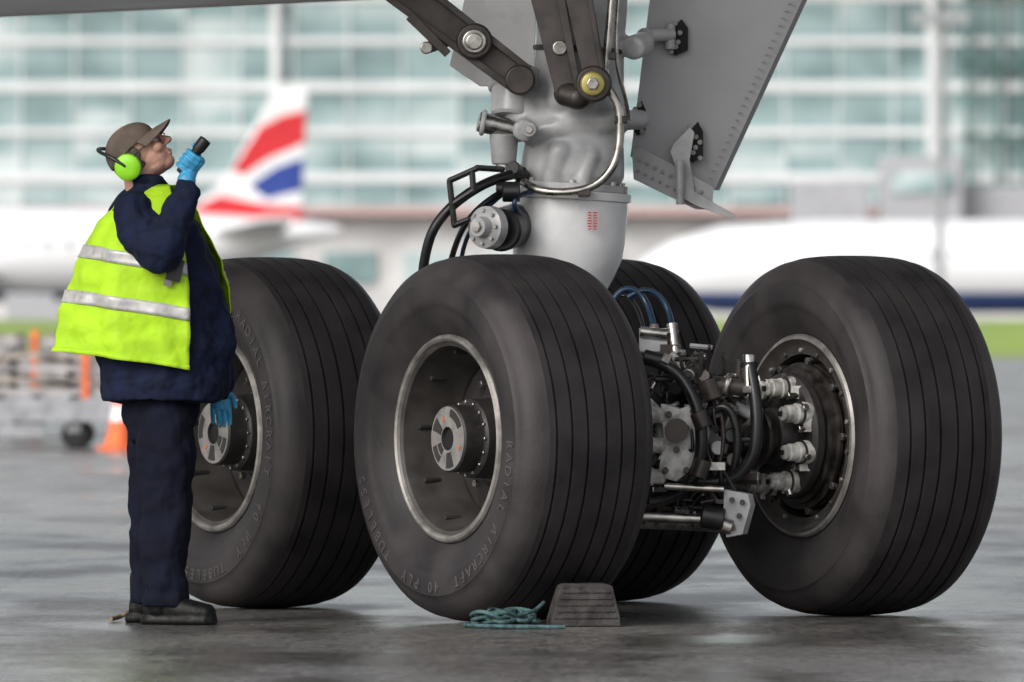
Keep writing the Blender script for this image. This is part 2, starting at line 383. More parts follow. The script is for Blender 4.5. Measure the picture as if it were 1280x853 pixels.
def bar(mb,p,q,w1,w2,d,mi=0,up=None,yo=0):
    p=V(p);q=V(q); ax=(q-p).normalized(); n=ax.cross(V((0,1,0))).normalized()
    poly=[p+n*w1,q+n*w2,q-n*w2,p-n*w1]
    mb.prism([x+V((0,-d/2+yo,0)) for x in poly],V((0,d,0)),mi)
b=MB()
P=M(390,-100,YS-.2);Q=M(652,100,YS-.2)
bar(b,P,Q,.080,.055,.05,0); 
n_=(Q-P).normalized().cross(V((0,1,0))).normalized()
for sgn in(-1,1):
    bar(b,P+n_*sgn*.07,Q+n_*sgn*.05,.013,.013,.13,0)
b.cyl(M(593,52,YS-.30),M(593,52,YS-.1),.072,mi=0); b.cyl(M(593,52,YS-.315),M(593,52,YS-.295),.050,mi=1); b.cyl(M(593,52,YS-.325),M(593,52,YS-.31),.034,mi=1)
bar(b,M(535,60,YS-.18),M(590,38,YS-.18),.022,.03,.05,0)
bar(b,M(512,20,YS-.3),M(560,68,YS-.3),.02,.016,.02,0)
b.cyl(M(533,60,YS-.23),M(533,60,YS-.12),.025,mi=1)
b.cyl(M(650,100,YS-.28),M(650,100,YS-.05),.06,mi=0)
bar(b,M(668,-60,YS-.25),M(708,118,YS-.3),.06,.042,.06,0)
bar(b,M(712,-60,YS-.33),M(744,98,YS-.36),.055,.045,.05,0)
bar(b,M(690,-60,YS-.34),M(722,110,YS-.38),.018,.012,.03,0)
bar(b,M(728,-60,YS-.37),M(752,90,YS-.385),.010,.009,.03,0)
b.cyl(M(742,105,YS-.42),M(742,105,YS-.16),.072,mi=0)
b.lathe([(0,.035),(.004,.045),(.03,.048),(.035,.05)],M(741,105,YS-.455),V((0,1,0)),24,mi=2); b.cyl(M(741,105,YS-.465),M(741,105,YS-.45),.026,n=6,mi=1)
b.chain([M(708,118,YS-.3),M(722,122,YS-.33),M(740,108,YS-.33)],[.05,.05,.045],mi=0)
b.cyl(M(700,60,YS-.33),M(700,60,YS-.2),.03,mi=1)
b.build('drag_and_side_stays',[m_brown,m_steel,m_yel],gear,bevel=.006)
tube('hydraulic_pipe',[M(768,-40,YS-.3),M(762,40,YS-.3),M(755,85,YS-.3),M(758,110,YS-.3),M(775,130,YS-.3),M(776,165,YS-.3),M(772,205,YS-.3),M(745,236,YS-.3),M(700,243,YS-.3),M(668,238,YS-.28),M(655,228,YS-.2)],.017,m_steel,gear)
tube('hydraulic_pipe_small',[M(776,-40,YS-.24),M(770,40,YS-.26),M(768,90,YS-.26),M(783,120,YS-.2),M(786,150,YS-.15)],.008,m_steel,gear)
b=MB()
for (x,y) in[(762,70),(776,150),(730,241)]: b.box(M(x,y,YS-.27),(.05,.09,.03))
b.build('pipe_clamps',m_brown,gear,bevel=.004)
tube('brake_hose_big',[M(655,215,YS-.15),M(620,222,YS-.25),M(585,240,YS-.3),M(550,270,YS-.3),M(533,300,YS-.3),M(528,345,YS-.25)],.02,m_black,gear)
tube('brake_hose_2',[M(650,228,YS-.15),M(615,245,YS-.2),M(585,270,YS-.25),M(570,300,YS-.2),M(560,340,YS-.1)],.012,m_black,gear)
tube('brake_hose_3',[M(640,235,YS-.15),M(600,262,YS-.2),M(578,290,YS-.2),M(575,340,YS-.1)],.009,m_blueh,gear)
tube('brake_hose_4',[M(665,240,YS-.2),M(635,245,YS-.3),M(640,262,YS-.3),M(655,270,YS-.2)],.010,m_blueh,gear)
b=MB()
for (p,q) in [((562,228),(568,282)),((562,226),(598,210)),((596,210),(628,212)),((590,214),(592,240)),((566,255),(592,238)),((568,282),(585,275))]:
    b.chain([M(*p,YS-.34),M(*q,YS-.34)],[.012,.012],n=8)
b.cyl(M(628,240,YS-.25),M(650,240,YS-.25),.04); b.cyl(M(620,236,YS-.25),M(629,236,YS-.25),.028)
b.cyl(M(640,210,YS-.2),M(655,222,YS-.1),.03)
b.build('hose_bracket',m_black,gear)
# gear doors
d=MB()
yd=YS+.25
poly=[M(788,196,yd),M(893,238,yd+.05),M(1003,0,yd+.05),M(1160,-330,yd+.05),M(830,-330,yd),M(812,0,yd)]
d.prism(poly,V((.02,.045,0)),0)
for k in range(26):
    t=k/25; p=M(897,222,yd-.0).lerp(M(1000,-5,yd),t)+V((-.03,.0,0))
    d.cyl(p+V((0,.008,0)),p+V((0,.043,0)),.0035,n=8,mi=0)
d.build('gear_door',[m_door],gear,bevel=.004)
d=MB()
d.prism([M(790,188,yd-.03),M(800,184,yd-.03),M(892,234,yd-.03),M(890,262,yd-.03),M(870,262,yd-.03),M(792,224,yd-.03)],V((0,.025,0)),0)
for (x,y,w,h) in[(847,47,26,46),(799,148,16,44),(868,178,22,52)]:
    c=[(x-w/2,y+h*.3),(x-w*.1,y+h/2),(x+w/2,y+h*.35),(x+w/2,y-h*.25),(x+w*.2,y-h/2),(x-w*.2,y-h*.3)]
    d.prism([M(p,q,yd-.012) for p,q in c],V((0,.010,0)),1)
    for k in range(7):
        px=x+(random.random()-.5)*w*.7; py=y-h*.38+h*.76*k/6
        d.cyl(M(px,py,yd-.022),M(px,py,yd-.008),.011,n=8,mi=2)
d.prism([M(842,180,yd-.05),M(862,160,yd-.05),M(868,166,yd-.05),M(862,200,yd-.05),M(868,240,yd-.05),M(858,246,yd-.05),M(838,190,yd-.05)],V((0,.035,0)),3)
d.prism([M(845,222,yd-.07),M(868,240,yd-.07),M(922,270,yd-.07),M(916,274,yd-.07),M(872,258,yd-.07),M(850,246,yd-.07)],V((0,.03,0)),3)
d.cyl(M(850,200,yd-.09),M(850,256,yd-.09),.016,mi=3)
d.cyl(M(806,45,yd-.08),M(842,43,yd-.03),.026,mi=3); d.ell(M(806,46,yd-.08),(.035,)*3,mi=3); d.cyl(M(838,30,yd-.03),M(838,62,yd-.03),.02,mi=3)
for k in range(9):
    p=M(800+k*9.5,200+k*5.0,yd-.035); d.cyl(p-V((0,.006,0)),p+V((0,.01,0)),.008,n=8,mi=2)
    p=M(798+k*9,214+k*4.6,yd-.035); d.cyl(p-V((0,.006,0)),p+V((0,.01,0)),.006,n=8,mi=2)
d.build('door_brackets',[m_door,m_blackshade,m_capl,m_grey],gear,bevel=.003)
d=MB()
yl=YS+.45
d.prism([M(562,82,yl),M(600,108,yl),M(668,108,yl),M(678,-330,yl),M(520,-330,yl),M(585,-20,yl)],V((0,.04,0)),0)
d.build('inner_gear_door',[m_white],gear,bevel=.004)
pl=MB()
for k in range(7):
    for j in range(2):
        w=random.uniform(4,6)
        c=M(737+j*7,266+k*3.4,YS-.245)
        pl.box(c+V((0,.014,0)),(w/317,.004,.005))
pl.build('strut_placard',m_red,gear)
# equipment between the wheels, in front of the axle
yf=36.22
tube('hose_a',[M(800,448,yf),M(840,455,yf),M(868,490,yf-.05),M(880,545,yf-.07),M(872,600,yf-.05),M(840,625,yf),M(812,628,yf)],.024,m_black,gear)
tube('hose_b',[M(935,448,yf),M(945,490,yf-.05),M(948,545,yf-.08),M(938,590,yf-.05),M(900,606,yf),M(870,600,yf)],.024,m_black,gear)
tube('hose_c',[M(812,470,yf+.2),M(850,480,yf+.1),M(862,520,yf),M(855,560,yf)],.012,m_black,gear)
tube('hose_d',[M(765,378,yf+.6),M(775,360,yf+.6),M(795,358,yf+.6),M(812,380,yf+.6),M(818,412,yf+.5)],.012,m_blueh,gear)
tube('hose_e',[M(785,372,yf+.6),M(805,358,yf+.6),M(828,368,yf+.6),M(838,392,yf+.6),M(842,415,yf+.5)],.011,m_blueh,gear)
tube('hose_f',[M(770,370,yf+.65),M(790,366,yf+.65),M(800,385,yf+.6),M(806,420,yf+.5)],.008,m_black,gear)
tube('hose_g',[M(884,520,yf-.02),M(905,500,yf-.05),M(922,520,yf-.05),M(925,570,yf-.05),M(912,600,yf)],.016,m_black,gear)
tube('hose_h',[M(892,495,yf),M(912,530,yf-.02),M(905,575,yf-.02),M(890,600,yf)],.009,m_brown,gear)
b=MB()
b.cyl(M(936,444,yf),M(937,492,yf-.03),.026,mi=1); b.cyl(M(936,452,yf),M(936,460,yf),.034,mi=4); b.cyl(M(937,482,yf-.03),M(938,492,yf-.03),.034,n=6,mi=1)
b.cyl(M(804,446,yf),M(828,452,yf),.03,mi=4); b.cyl(M(826,450,yf),M(836,455,yf),.036,n=6,mi=1)
b.cyl(M(872,515,yf-.09),M(880,535,yf-.09),.033,mi=3); b.cyl(M(880,575,yf-.1),M(872,597,yf-.1),.033,mi=3)
b.prism([M(826,505,yf-.03),M(850,512,yf-.03),M(872,500,yf-.03),M(882,540,yf-.03),M(868,585,yf-.03),M(845,602,yf-.03),M(822,596,yf-.03),M(830,550,yf-.03)],V((.02,.05,0)),2)
for (x,y) in [(836,518),(866,514),(832,588),(858,588),(846,562),(858,535)]: b.cyl(M(x,y,yf-.06),M(x,y,yf-.02),.013,n=6,mi=3)
b.lathe([(0,.045),(.03,.045),(.03,.03),(.01,.025),(.01,.001)],M(846,538,yf-.075),V((0,1,0)),20,mi=3)
for y in (520,557,596):
    b.lathe([(0,.03),(.008,.036),(.05,.036),(.055,.03),(.09,.03),(.10,.02)],M(800,y,yf+.0),V((.9,-.2,0)),18,mi=2)
b.cyl(M(830,608,yf-.07),M(905,612,yf-.07),.013,mi=1)
b.cyl(M(800,646,yf),M(890,650,yf),.020,mi=1); b.cyl(M(800,633,yf+.2),M(900,636,yf+.2),.03,mi=3)
b.cyl(M(876,645,yf-.05),M(905,650,yf-.05),.045,mi=4); b.cyl(M(900,655,yf-.05),M(915,660,yf-.05),.03,mi=1)
b.prism([M(905,612,yf-.05),M(935,618,yf-.05),M(938,632,yf-.05),M(928,668,yf-.05),M(908,672,yf-.05),M(904,650,yf-.05)],V((.02,.05,0)),0)
for (x,y) in [(915,625),(928,628),(916,660),(924,645)]: b.cyl(M(x,y,yf-.07),M(x,y,yf-.03),.011,n=8,mi=3)
b.cyl(M(890,480,yf),M(935,486,yf),.032,mi=3); b.cyl(M(884,474,yf),M(892,500,yf),.045,mi=3); b.cyl(M(905,480,yf-.01),M(912,482,yf-.01),.045,mi=1)
b.box(M(820,425,yf+.4),(.13,.1,.09),mi=0); b.box(M(838,442,yf+.35),(.08,.1,.07),mi=3)
b.cyl(M(800,415,yf+.35),M(848,420,yf+.35),.022,mi=1)
b.cyl(M(840,405,yf+.35),M(846,455,yf+.3),.022,mi=1); b.cyl(M(818,405,yf+.38),M(818,425,yf+.38),.02,n=6,mi=1)
b.box(M(890,583,yf-.08),(.10,.03,.03),mi=2)
for (x,y,mi) in [(895,515,3),(915,545,4),(918,575,3),(898,560,0),(880,470,3),(860,470,1),(845,485,4)]:
    b.cyl(M(x,y,yf-.02),M(x+random.uniform(-12,12),y+random.uniform(-14,14),yf+.1),random.uniform(.02,.035),n=12,mi=mi)
for k in range(130):
    x=random.uniform(812,930); y=random.uniform(430,660)
    if x>865 and y<470: y+=60
    yy=yf+random.uniform(.04,.24); dr=V((random.uniform(-1,1),random.uniform(-.3,.2),random.uniform(-1,1)))
    k2=random.choice([0,1,2]); 
    if k2==0: dr=V((1,random.uniform(-.2,.4),random.uniform(-.1,.1)))
    if k2==1: dr=V((random.uniform(-.1,.1),0,1))
    dr.normalize()
    p=M(x,y,yy); L_=random.uniform(.03,.11); r_=random.uniform(.006,.024)
    b.cyl(p,p+dr*L_,r_,n=random.choice([6,12]),mi=random.choice([0,1,1,3,3,3,3,4,4])); 
    if random.random()<.5: b.cyl(p+dr*L_*.8,p+dr*(L_*.8+.012),r_*1.4,n=6,mi=random.choice([1,3,3]))
b.build('bogie_equipment',[m_grey,m_steel,m_cream,m_brown,m_black],gear,bevel=.003)
for k in range(16):
    x=random.uniform(805,900); y=random.uniform(450,620); yy=yf+random.uniform(-.03,.1)
    pts=[M(x+random.uniform(-10,20)*j*.6,y+random.uniform(-18,20)*j*.8,yy+random.uniform(-.05,.05)) for j in range(5)]
    tube('small_line',pts,random.choice([.005,.007,.009]),random.choice([m_black,m_steel,m_black,m_brown]),gear)
b=MB()
b.cyl(G(.2,-.95,.36),G(.2,.95,.36),.028); b.cyl(G(-.2,-.95,.36),G(-.2,.95,.36),.028)
b.build('brake_rods',m_steel,gear)

# ------------------------------------------------------------------ wing overhead
wing=empty('aircraft_wing',V((0,38,5.3)))
w=MB(); prof=[(32,5.85),(32.4,5.5),(34,5.30),(37,5.18),(40,5.2),(43,5.5),(45.5,5.62),(45.5,5.7),(41,6.2),(37,6.5),(34.5,6.4),(32.6,6.1)]
w.prism([V((-13,y,z)) for y,z in prof],V((27,0,0)))  # unseen wing section, put in for shade; height and chord let light under
w.build('wing_panel',m_airw,wing,sharp=50)
w=MB()
def fair(X): return 2.365+(X+2.06)*.047
X0,X1=-9,-.45
w.add([V((X0,36.6,fair(X0)+.06)),V((X1,36.6,fair(X1)+.06)),V((X1,38,fair(X1))),V((X0,38,fair(X0))),
       V((X0,36.6,fair(X0)+.16)),V((X1,36.6,fair(X1)+.16)),V((X1,38,fair(X1)+.06)),V((X0,38,fair(X0)+.06))],
      [(0,1,2,3),(4,7,6,5),(0,4,5,1),(1,5,6,2),(2,6,7,3),(3,7,4,0)],0)
for x in(-6.5,-3.5,-1.0): w.cyl((x,37.2,fair(x)+.08),(x,38.5,5.5),.05)
w.build('lowered_flap',m_airw,wing,bevel=.01)
w=MB(); w.add([V((X0,37.93,fair(X0)-.004)),V((X1,37.93,fair(X1)-.004)),V((X1,37.96,fair(X1)-.004)),V((X0,37.96,fair(X0)-.004))],[(0,1,2,3)])
w.build('flap_stripe',m_red,wing)

# ------------------------------------------------------------------ worker
YW=35.85
def W(u,v,d=0): 
    s=330.; return V(((u-640)/s,YW+d,CAMZ+(396-v)/s))
man=empty('ground_crew_worker',W(200,781))
X=V((1,0,0));Y=V((0,1,0))
j=MB()
rings=[(500,207,79,.205),(470,208,84,.215),(430,209,85,.215),(390,208,80,.21),(350,204,71,.205),(310,200,60,.20),(280,192,53,.20),(262,186,47,.19),(248,183,36,.15),(238,184,27,.10),(228,187,22,.075)]
j.loft([(W(cx,py,0),X*(rx/330),Y*ry) for py,cx,rx,ry in rings],32)
j.chain([W(172,268,-.15),W(186,300,-.25),W(203,318,-.31),W(220,282,-.28),W(235,240,-.22)],[.092,.090,.082,.066,.052])
for (u,v,d,r) in[(196,296,-.335,.024),(184,282,-.31,.022),(214,306,-.335,.026),(222,284,-.32,.022),(226,262,-.29,.026)]:
    j.chain([W(u-17,v+11,d+.04),W(u,v,d),W(u+15,v-9,d+.03)],[r*.5,r,r*.5])
j.chain([W(228,246,-.26),W(236,244,-.27),W(245,242,-.24)],[.026,.028,.026])
j.chain([W(185,270,.14),W(225,320,.24),W(262,385,.25),W(268,430,.22),W(272,482,.17)],[.09,.082,.074,.062,.05])
j.chain([W(172,228,-.06),W(180,222,-.075),W(200,226,-.06),W(208,230,0),W(200,226,.06),W(176,222,.06),W(164,226,0),W(172,228,-.06)],[.018]*8,n=10)
j.build('jacket',m_navy,man,remesh=.008,smooth=3,displace=[(.13,.055),(.06,.012)])
t=MB()
t.loft([(W(203,455),X*.15,Y*.15),(W(202,500),X*.152,Y*.165),(W(201,530),X*.145,Y*.16),(W(200,552),X*.11,Y*.12)],28)
def leg(pts):
    t.loft([(W(cx,py,d_),X*(rx/330),Y*ry) for (py,cx,rx,ry,d_) in pts],24)
leg([(505,206,40,.085,-.08),(560,208,36,.095,-.09),(600,208,33,.09,-.095),(630,211,33,.09,-.10),(660,208,30,.085,-.10),(700,208,28,.08,-.11),(728,207,30,.085,-.12),(738,209,28,.08,-.12),(748,208,32,.09,-.12),(758,209,31,.085,-.12)])
leg([(505,196,38,.08,.08),(560,191,33,.095,.09),(630,187,27,.085,.10),(690,184,23,.08,.11),(735,183,23,.08,.12),(745,184,25,.085,.12),(756,184,24,.085,.12)])
t.build('trousers',m_trou,man,remesh=.008,smooth=2,displace=[(.14,.045),(.05,.010)])
bt=MB()
def boot(u,v,d,yaw):
    R=Matrix.Rotation(yaw,3,'Z'); o=V((W(u,v,d).x,W(u,v,d).y,0))
    q=lambda x,y,z:o+R@V((x,y,z))
    bt.loft([(q(-.09,0,.055),R@V((0,.036,0)),Z*.03),(q(-.07,0,.06),R@V((0,.046,0)),Z*.055),(q(0,0,.065),R@V((0,.046,0)),Z*.062),(q(.07,0,.055),R@V((0,.050,0)),Z*.048),(q(.13,0,.048),R@V((0,.052,0)),Z*.040),(q(.175,0,.044),R@V((0,.040,0)),Z*.034),(q(.19,0,.04),R@V((0,.02,0)),Z*.02)],20,0)
    bt.chain([q(-.03,0,.07),q(-.035,0,.17)],[.058,.056])
    bt.loft([(q(-.105,0,.016),R@V((0,.03,0)),Z*.018),(q(-.07,0,.016),R@V((0,.05,0)),Z*.018),(q(.02,0,.016),R@V((0,.045,0)),Z*.018),(q(.12,0,.016),R@V((0,.057,0)),Z*.018),(q(.17,0,.016),R@V((0,.046,0)),Z*.018),(q(.195,0,.016),R@V((0,.02,0)),Z*.018)],16,0,.6)
boot(212,781,-.13,math.radians(-22)); boot(190,778,.12,math.radians(-4))
bt.build('boots',m_boot,man,remesh=.006,smooth=2)
prow=[(232,24,22,.075),(240,34,28,.12),(252,48,38,.172),(272,62,46,.225),(300,76,60,.232),(330,90,76,.235),(365,104,84,.238),(400,116,88,.24),(435,125,89,.243),(472,130,90,.245)]
def vrow(py):
    for i in range(len(prow)-1):
        a,b_=prow[i],prow[i+1]
        if py<=b_[0]:
            t_=(py-a[0])/(b_[0]-a[0]); return [a[k]+(b_[k]-a[k])*t_ for k in range(4)]
    return prow[-1]
def vpt(py,ph,off=0):
    _,ab,af,ay=vrow(py); c_,s_=math.cos(ph),math.sin(ph)
    ax_=ab if c_<0 else af; k=max(0,(py-250)/220)
    rp=1+.05*k*math.sin(ph*7+1.3+py*.012)+.032*k*math.sin(ph*13+py*.03)+.012*math.sin(py*.11+ph*4)+.009*math.sin(py*.21-ph*6)
    lift=34*(1-c_)/2*min(1,max(0,(py-240)/80))
    cx=204
    p=W(cx+ax_*c_*rp,py-lift,-ay*s_*rp)
    return p+V((c_*off,-s_*off,0))
def vgrid(pys,p0_,p1_,n,off=0):
    mb=MB(); vs=[];fs=[]
    for py in pys:
        for i in range(n+1): vs.append(vpt(py,p0_+(p1_-p0_)*i/n,off))
    for r in range(len(pys)-1):
        for i in range(n): fs.append((r*(n+1)+i,r*(n+1)+i+1,(r+1)*(n+1)+i+1,(r+1)*(n+1)+i))
    mb.add(vs,fs); return mb
a0,a1=math.radians(67),math.radians(344)
vgrid([232+i*(472-232)/48 for i in range(49)],a0,a1,96).build('hivis_vest',m_hv,man,solid=.004)
for s0,s1 in[(340,356),(396,412)]:
    vgrid([s0+(s1-s0)*i/4 for i in range(5)],a0+.005,a1-.005,96,.007).build('reflective_band',m_ref,man,solid=.003)
vgrid([467,470,473],a0,a1,96,.006).build('vest_hem',m_hv,man,solid=.003)
# head
HC=W(174,194,0); tilt=math.radians(40)
Rh=Matrix.Rotation(-tilt,3,'Y')@Matrix.Rotation(math.radians(-10),3,'Z')
def H(x,y,z): return HC+Rh@V((x,y,z))
h=MB()
h.ell(H(-.005,0,.03),(.100,.078,.098),Rh,24)
h.ell(H(.035,0,-.035),(.066,.060,.078),Rh,20)
h.ell(H(.062,0,-.088),(.036,.036,.028),Rh,16)
h.ell(H(.02,0,-.075),(.065,.058,.035),Rh,16)
h.chain([H(.098,0,.012),H(.112,0,-.012),H(.124,0,-.026)],[.011,.013,.015],n=12)
for s_ in(-1,1):
    h.ell(H(.112,s_*.013,-.030),(.012,.009,.009),Rh,10)
    h.ell(H(.078,s_*.038,-.022),(.026,.024,.024),Rh,12)
    h.ell(H(.088,s_*.03,.026),(.018,.026,.010),Rh,10)
h.ell(H(.098,0,-.056),(.011,.024,.007),Rh,10); h.ell(H(.096,0,-.070),(.011,.021,.008),Rh,10)
h.chain([H(-.03,0,-.04),W(176,232,0),W(184,250,0)],[.066,.062,.07])
h.build('head',m_skin,man,remesh=.004,smooth=2)
e=MB()
for s_ in(-1,1):
    e.ell(H(.089,s_*.032,.006),(.012,.013,.011),Rh,12,mi=0); e.ell(H(.0985,s_*.032,.007),(.004,.006,.006),Rh,10,mi=1)
    e.chain([H(.103,s_*.012,.03),H(.100,s_*.045,.028)],[.004,.003],n=8,mi=2)
m_eye=mat('eye_white',(.6,.58,.55),.2)
m_lip=mat('lips',(.36,.14,.11),.45)
e.ell(H(.107,0,-.0632),(.003,.019,.0022),Rh,10,mi=3)
e.build('eyes_and_mouth',[m_eye,m_blackshade,m_hair,m_lip],man)
hr=MB(); hr.ell(H(-.035,0,-.002),(.080,.081,.085),Rh,24); hr.ell(H(.005,-.074,.015),(.02,.008,.03),Rh,12); hr.build('hair',m_hair,man)
for s_ in(-1,1):
    pts=[H(.112+.004*math.cos(a)-.01*abs(math.sin(a)),s_*(.032+.026*math.cos(a)),.003+.018*math.sin(a)) for a in [i*2*pi/10 for i in range(10)]]
    tube('spectacles_rim',pts,.0024,m_glass,man,True)
    tube('spectacles_arm',[H(.107,s_*.058,.008),H(.06,s_*.075,.01),H(0,s_*.083,.012)],.0026,m_glass,man)
cp=MB()
vs=[];fs=[];n=32;m_=10
for jj in range(m_+1):
    t_=pi/2*jj/m_
    for i in range(n):
        a=2*pi*i/n; vs.append(H(-.008+.112*math.sin(t_)*math.cos(a),.090*math.sin(t_)*math.sin(a),.048+.078*math.cos(t_)-.012*(1 if jj==m_ else 0)-.02*math.sin(t_)**4*(-math.cos(a)>0)*abs(math.cos(a))))
for jj in range(m_):
    for i in range(n): fs.append((jj*n+i,jj*n+(i+1)%n,(jj+1)*n+(i+1)%n,(jj+1)*n+i))
cp.add(vs,fs)
vs=[];fs=[]
for i in range(13):
    a=-1.15+2.3*i/12
    for k in range(5):
        f=k/4; rr=1+f*.72*math.cos(a)**.6
        vs.append(H(-.008+.110*math.cos(a)*rr,.088*math.sin(a)*(1+.05*f),.041-.012*f-.03*abs(math.sin(a))*f))
for i in range(12):
    for k in range(4): fs.append((i*5+k,i*5+k+1,(i+1)*5+k+1,(i+1)*5+k))
cp.add(vs,fs)
cp.build('cap',m_cap,man,solid=.004,subsurf=1)
mf=MB()
for s_ in(-1,1):
    mf.lathe([(0,.030),(.004,.046),(.016,.052),(.030,.050),(.038,.040),(.041,.022),(.041,.001)],H(-.042,s_*.082,-.012),Rh@V((-.08,s_,0)),28,mi=0)
    mf.lathe([(-.012,.040),(-.01,.048),(.002,.050),(.006,.044)],H(-.042,s_*.078,-.012),Rh@V((-.08,s_,0)),24,mi=1)
mf.build('ear_defenders',[m_muff,m_black],man)
tube('ear_defender_band',[H(-.045,-.118,-.005),H(-.06,-.122,.05),H(-.095,-.085,.10),H(-.112,0,.125),H(-.095,.085,.10),H(-.06,.122,.05),H(-.045,.118,-.005)],.007,m_black,man)
# right hand gripping torch
Gp=W(238,203,-.20); dv=V((.62,-.10,.78)).normalized(); c_=V((0,-1,0)); c_=(c_-dv*c_.dot(dv)).normalized(); pv=dv.cross(c_).normalized()
if pv.x>0: pv=-pv
hd=MB()
wr=W(235,236,-.215)
hd.chain([wr,wr+V((.003,0,.03))],[.036,.034]); hd.chain([wr+V((.0,0,.03)),Gp-pv*.030-dv*.022],[.034,.026])
hd.chain([Gp-pv*.032-dv*.03,Gp-pv*.034+dv*.028],[.020,.019])
hd.chain([Gp-pv*.022-dv*.03-c_*.02,Gp-pv*.024+dv*.02-c_*.02],[.019,.018])
for k,(ro,rf) in enumerate([(.031,.0085),(.033,.0092),(.033,.0095),(.031,.009)]):
    o_=Gp+dv*((k-1.5)*.0215); pts=[]
    for a in [-10,35,80,120,165,205,235]:
        a=math.radians(a); r_=ro*(1.12 if a<.8 else .86); pts.append(o_-pv*math.cos(a)*r_+c_*math.sin(a)*r_)
    hd.chain(pts,[rf*1.12,rf*1.1,rf*1.03,rf,rf*.97,rf*.92,rf*.85],n=10)
hd.chain([Gp-pv*.03+dv*.012-c_*.02,Gp-pv*.012+dv*.040-c_*.030,Gp+pv*.010+dv*.056-c_*.024,Gp+pv*.022+dv*.060-c_*.006],[.014,.012,.0105,.009],n=10)
hd.build('right_hand_glove',m_glove,man,remesh=.003,smooth=1)
lw=W(273,482,.17); dn=V((.05,-.04,-1)).normalized(); fw=V((1,0,.05)).normalized()
hd=MB(); hd.chain([lw+V((0,0,.02)),lw+dn*.02],[.036,.033])
hd.loft([(lw+dn*.01,fw*.028,Y*.020),(lw+dn*.04,fw*.038,Y*.019),(lw+dn*.08,fw*.042,Y*.016),(lw+dn*.095,fw*.040,Y*.013)],16)
for k,L_ in enumerate([.060,.070,.074,.068]):
    o_=lw+dn*.085+fw*((k-1.5)*.0215); cu=V((0,-1,0))
    hd.chain([o_,o_+dn*L_*.45+cu*.006,o_+dn*L_*.78+cu*.020,o_+dn*L_*.95+cu*.036],[.0095,.009,.0083,.0075],n=10)
hd.chain([lw+dn*.03+fw*.03,lw+dn*.055+fw*.052-Y*.012,lw+dn*.085+fw*.056-Y*.022],[.013,.011,.009],n=10)
hd.build('left_hand_glove',m_glove,man,remesh=.003,smooth=1)
rd=MB(); R_=Matrix.Rotation(.25,3,'Y'); rd.box(W(222,338,-.262),(.055,.02,.085),R_,mi=0); rd.cyl(W(228,322,-.262),W(232,300,-.262),.006); rd.box(W(214,350,-.258),(.03,.01,.05),R_,mi=1)
rd.build('radio',[m_torch,m_capl],man,bevel=.006)
tr=MB(); t0=Gp-dv*.055
tr.lathe([(0,.014),(.004,.017),(.09,.017),(.095,.0165),(.11,.021),(.118,.024),(.158,.024),(.160,.021),(.156,.018),(.156,.001)],t0,dv,28)
tor=tr.build('flashlight',m_torch)
# ------------------------------------------------------------------ chock and ropes
ck=MB(); yc=35.55
cx0=(682-640)/(FPX/yc); cx1=(771-640)/(FPX/yc)
w_=cx1-cx0; prf=[(0,0),(w_,0),(w_*.985,.035),(w_*.88,.150),(w_*.80,.158),(w_*.20,.158),(w_*.14,.15),(w_*.02,.03)]
Rc=Matrix.Rotation(math.radians(10),3,'Z'); oc=V(((cx0+cx1)/2,yc,0))
def K(x,y,z): return oc+Rc@V((x-w_/2,y,z))
ck.prism([K(a,-.10,.002+z) for a,z in prf],Rc@V((.02,.22,0)))
for k in range(5):
    z=.03+k*.024; i_=.012*k*.55
    ck.prism([K(.014+i_,-.104,z),K(w_-.014-i_,-.104,z),K(w_-.016-i_,-.104,z+.013),K(.016+i_,-.104,z+.013)],Rc@V((0,.006,0)))
ck.build('wheel_chock',m_chock,None,bevel=.007)
def ropepts(seq,y): 
    return [V(((u-640)/(FPX/y),y+dy,z)) for (u,dy,z) in seq]
random.seed(3)
seq=[(680,0,.09),(668,-.05,.06),(655,-.1,.03)]
for k in range(34):
    seq.append((655+30*math.cos(k*1.15)-k*1.4+random.uniform(-9,9),-.15+.2*math.sin(k*1.15)+random.uniform(-.08,.08),.012+.055*(k%4)/3+random.uniform(0,.012)))
seq+=[(600,-.1,.01),(590,.1,.01),(578,-.05,.01),(586,-.25,.012),(640,-.4,.012),(706,-.42,.012)]
tube('rope',ropepts(seq,yc-.05),.0075,m_rope)
tube('rope',ropepts([(138,0,.012),(146,.15,.012),(155,.1,.03),(163,.2,.04),(172,.4,.012),(190,.5,.012)],36.0),.009,m_rope2)
# ------------------------------------------------------------------ ground
g=MB(); g.add([V((-1500,-300,0)),V((1500,-300,0)),V((1500,3000,0)),V((-1500,3000,0))],[(0,1,2,3)]); g.build('apron_ground',m_ground)
g=MB(); vs=[];fs=[]; rows=[(270,.004),(280,.45),(294,.85),(312,1.05),(335,1.0),(352,.4),(365,.004)]
for y,z in rows:
    for i in range(61): vs.append(V((-300+i*10,y,z*(1 if z<.1 else random.uniform(.85,1.1)))))
for r in range(len(rows)-1):
    for i in range(60): fs.append((r*61+i,r*61+i+1,(r+1)*61+i+1,(r+1)*61+i))
g.add(vs,fs); g.build('grass_verge',m_grass)
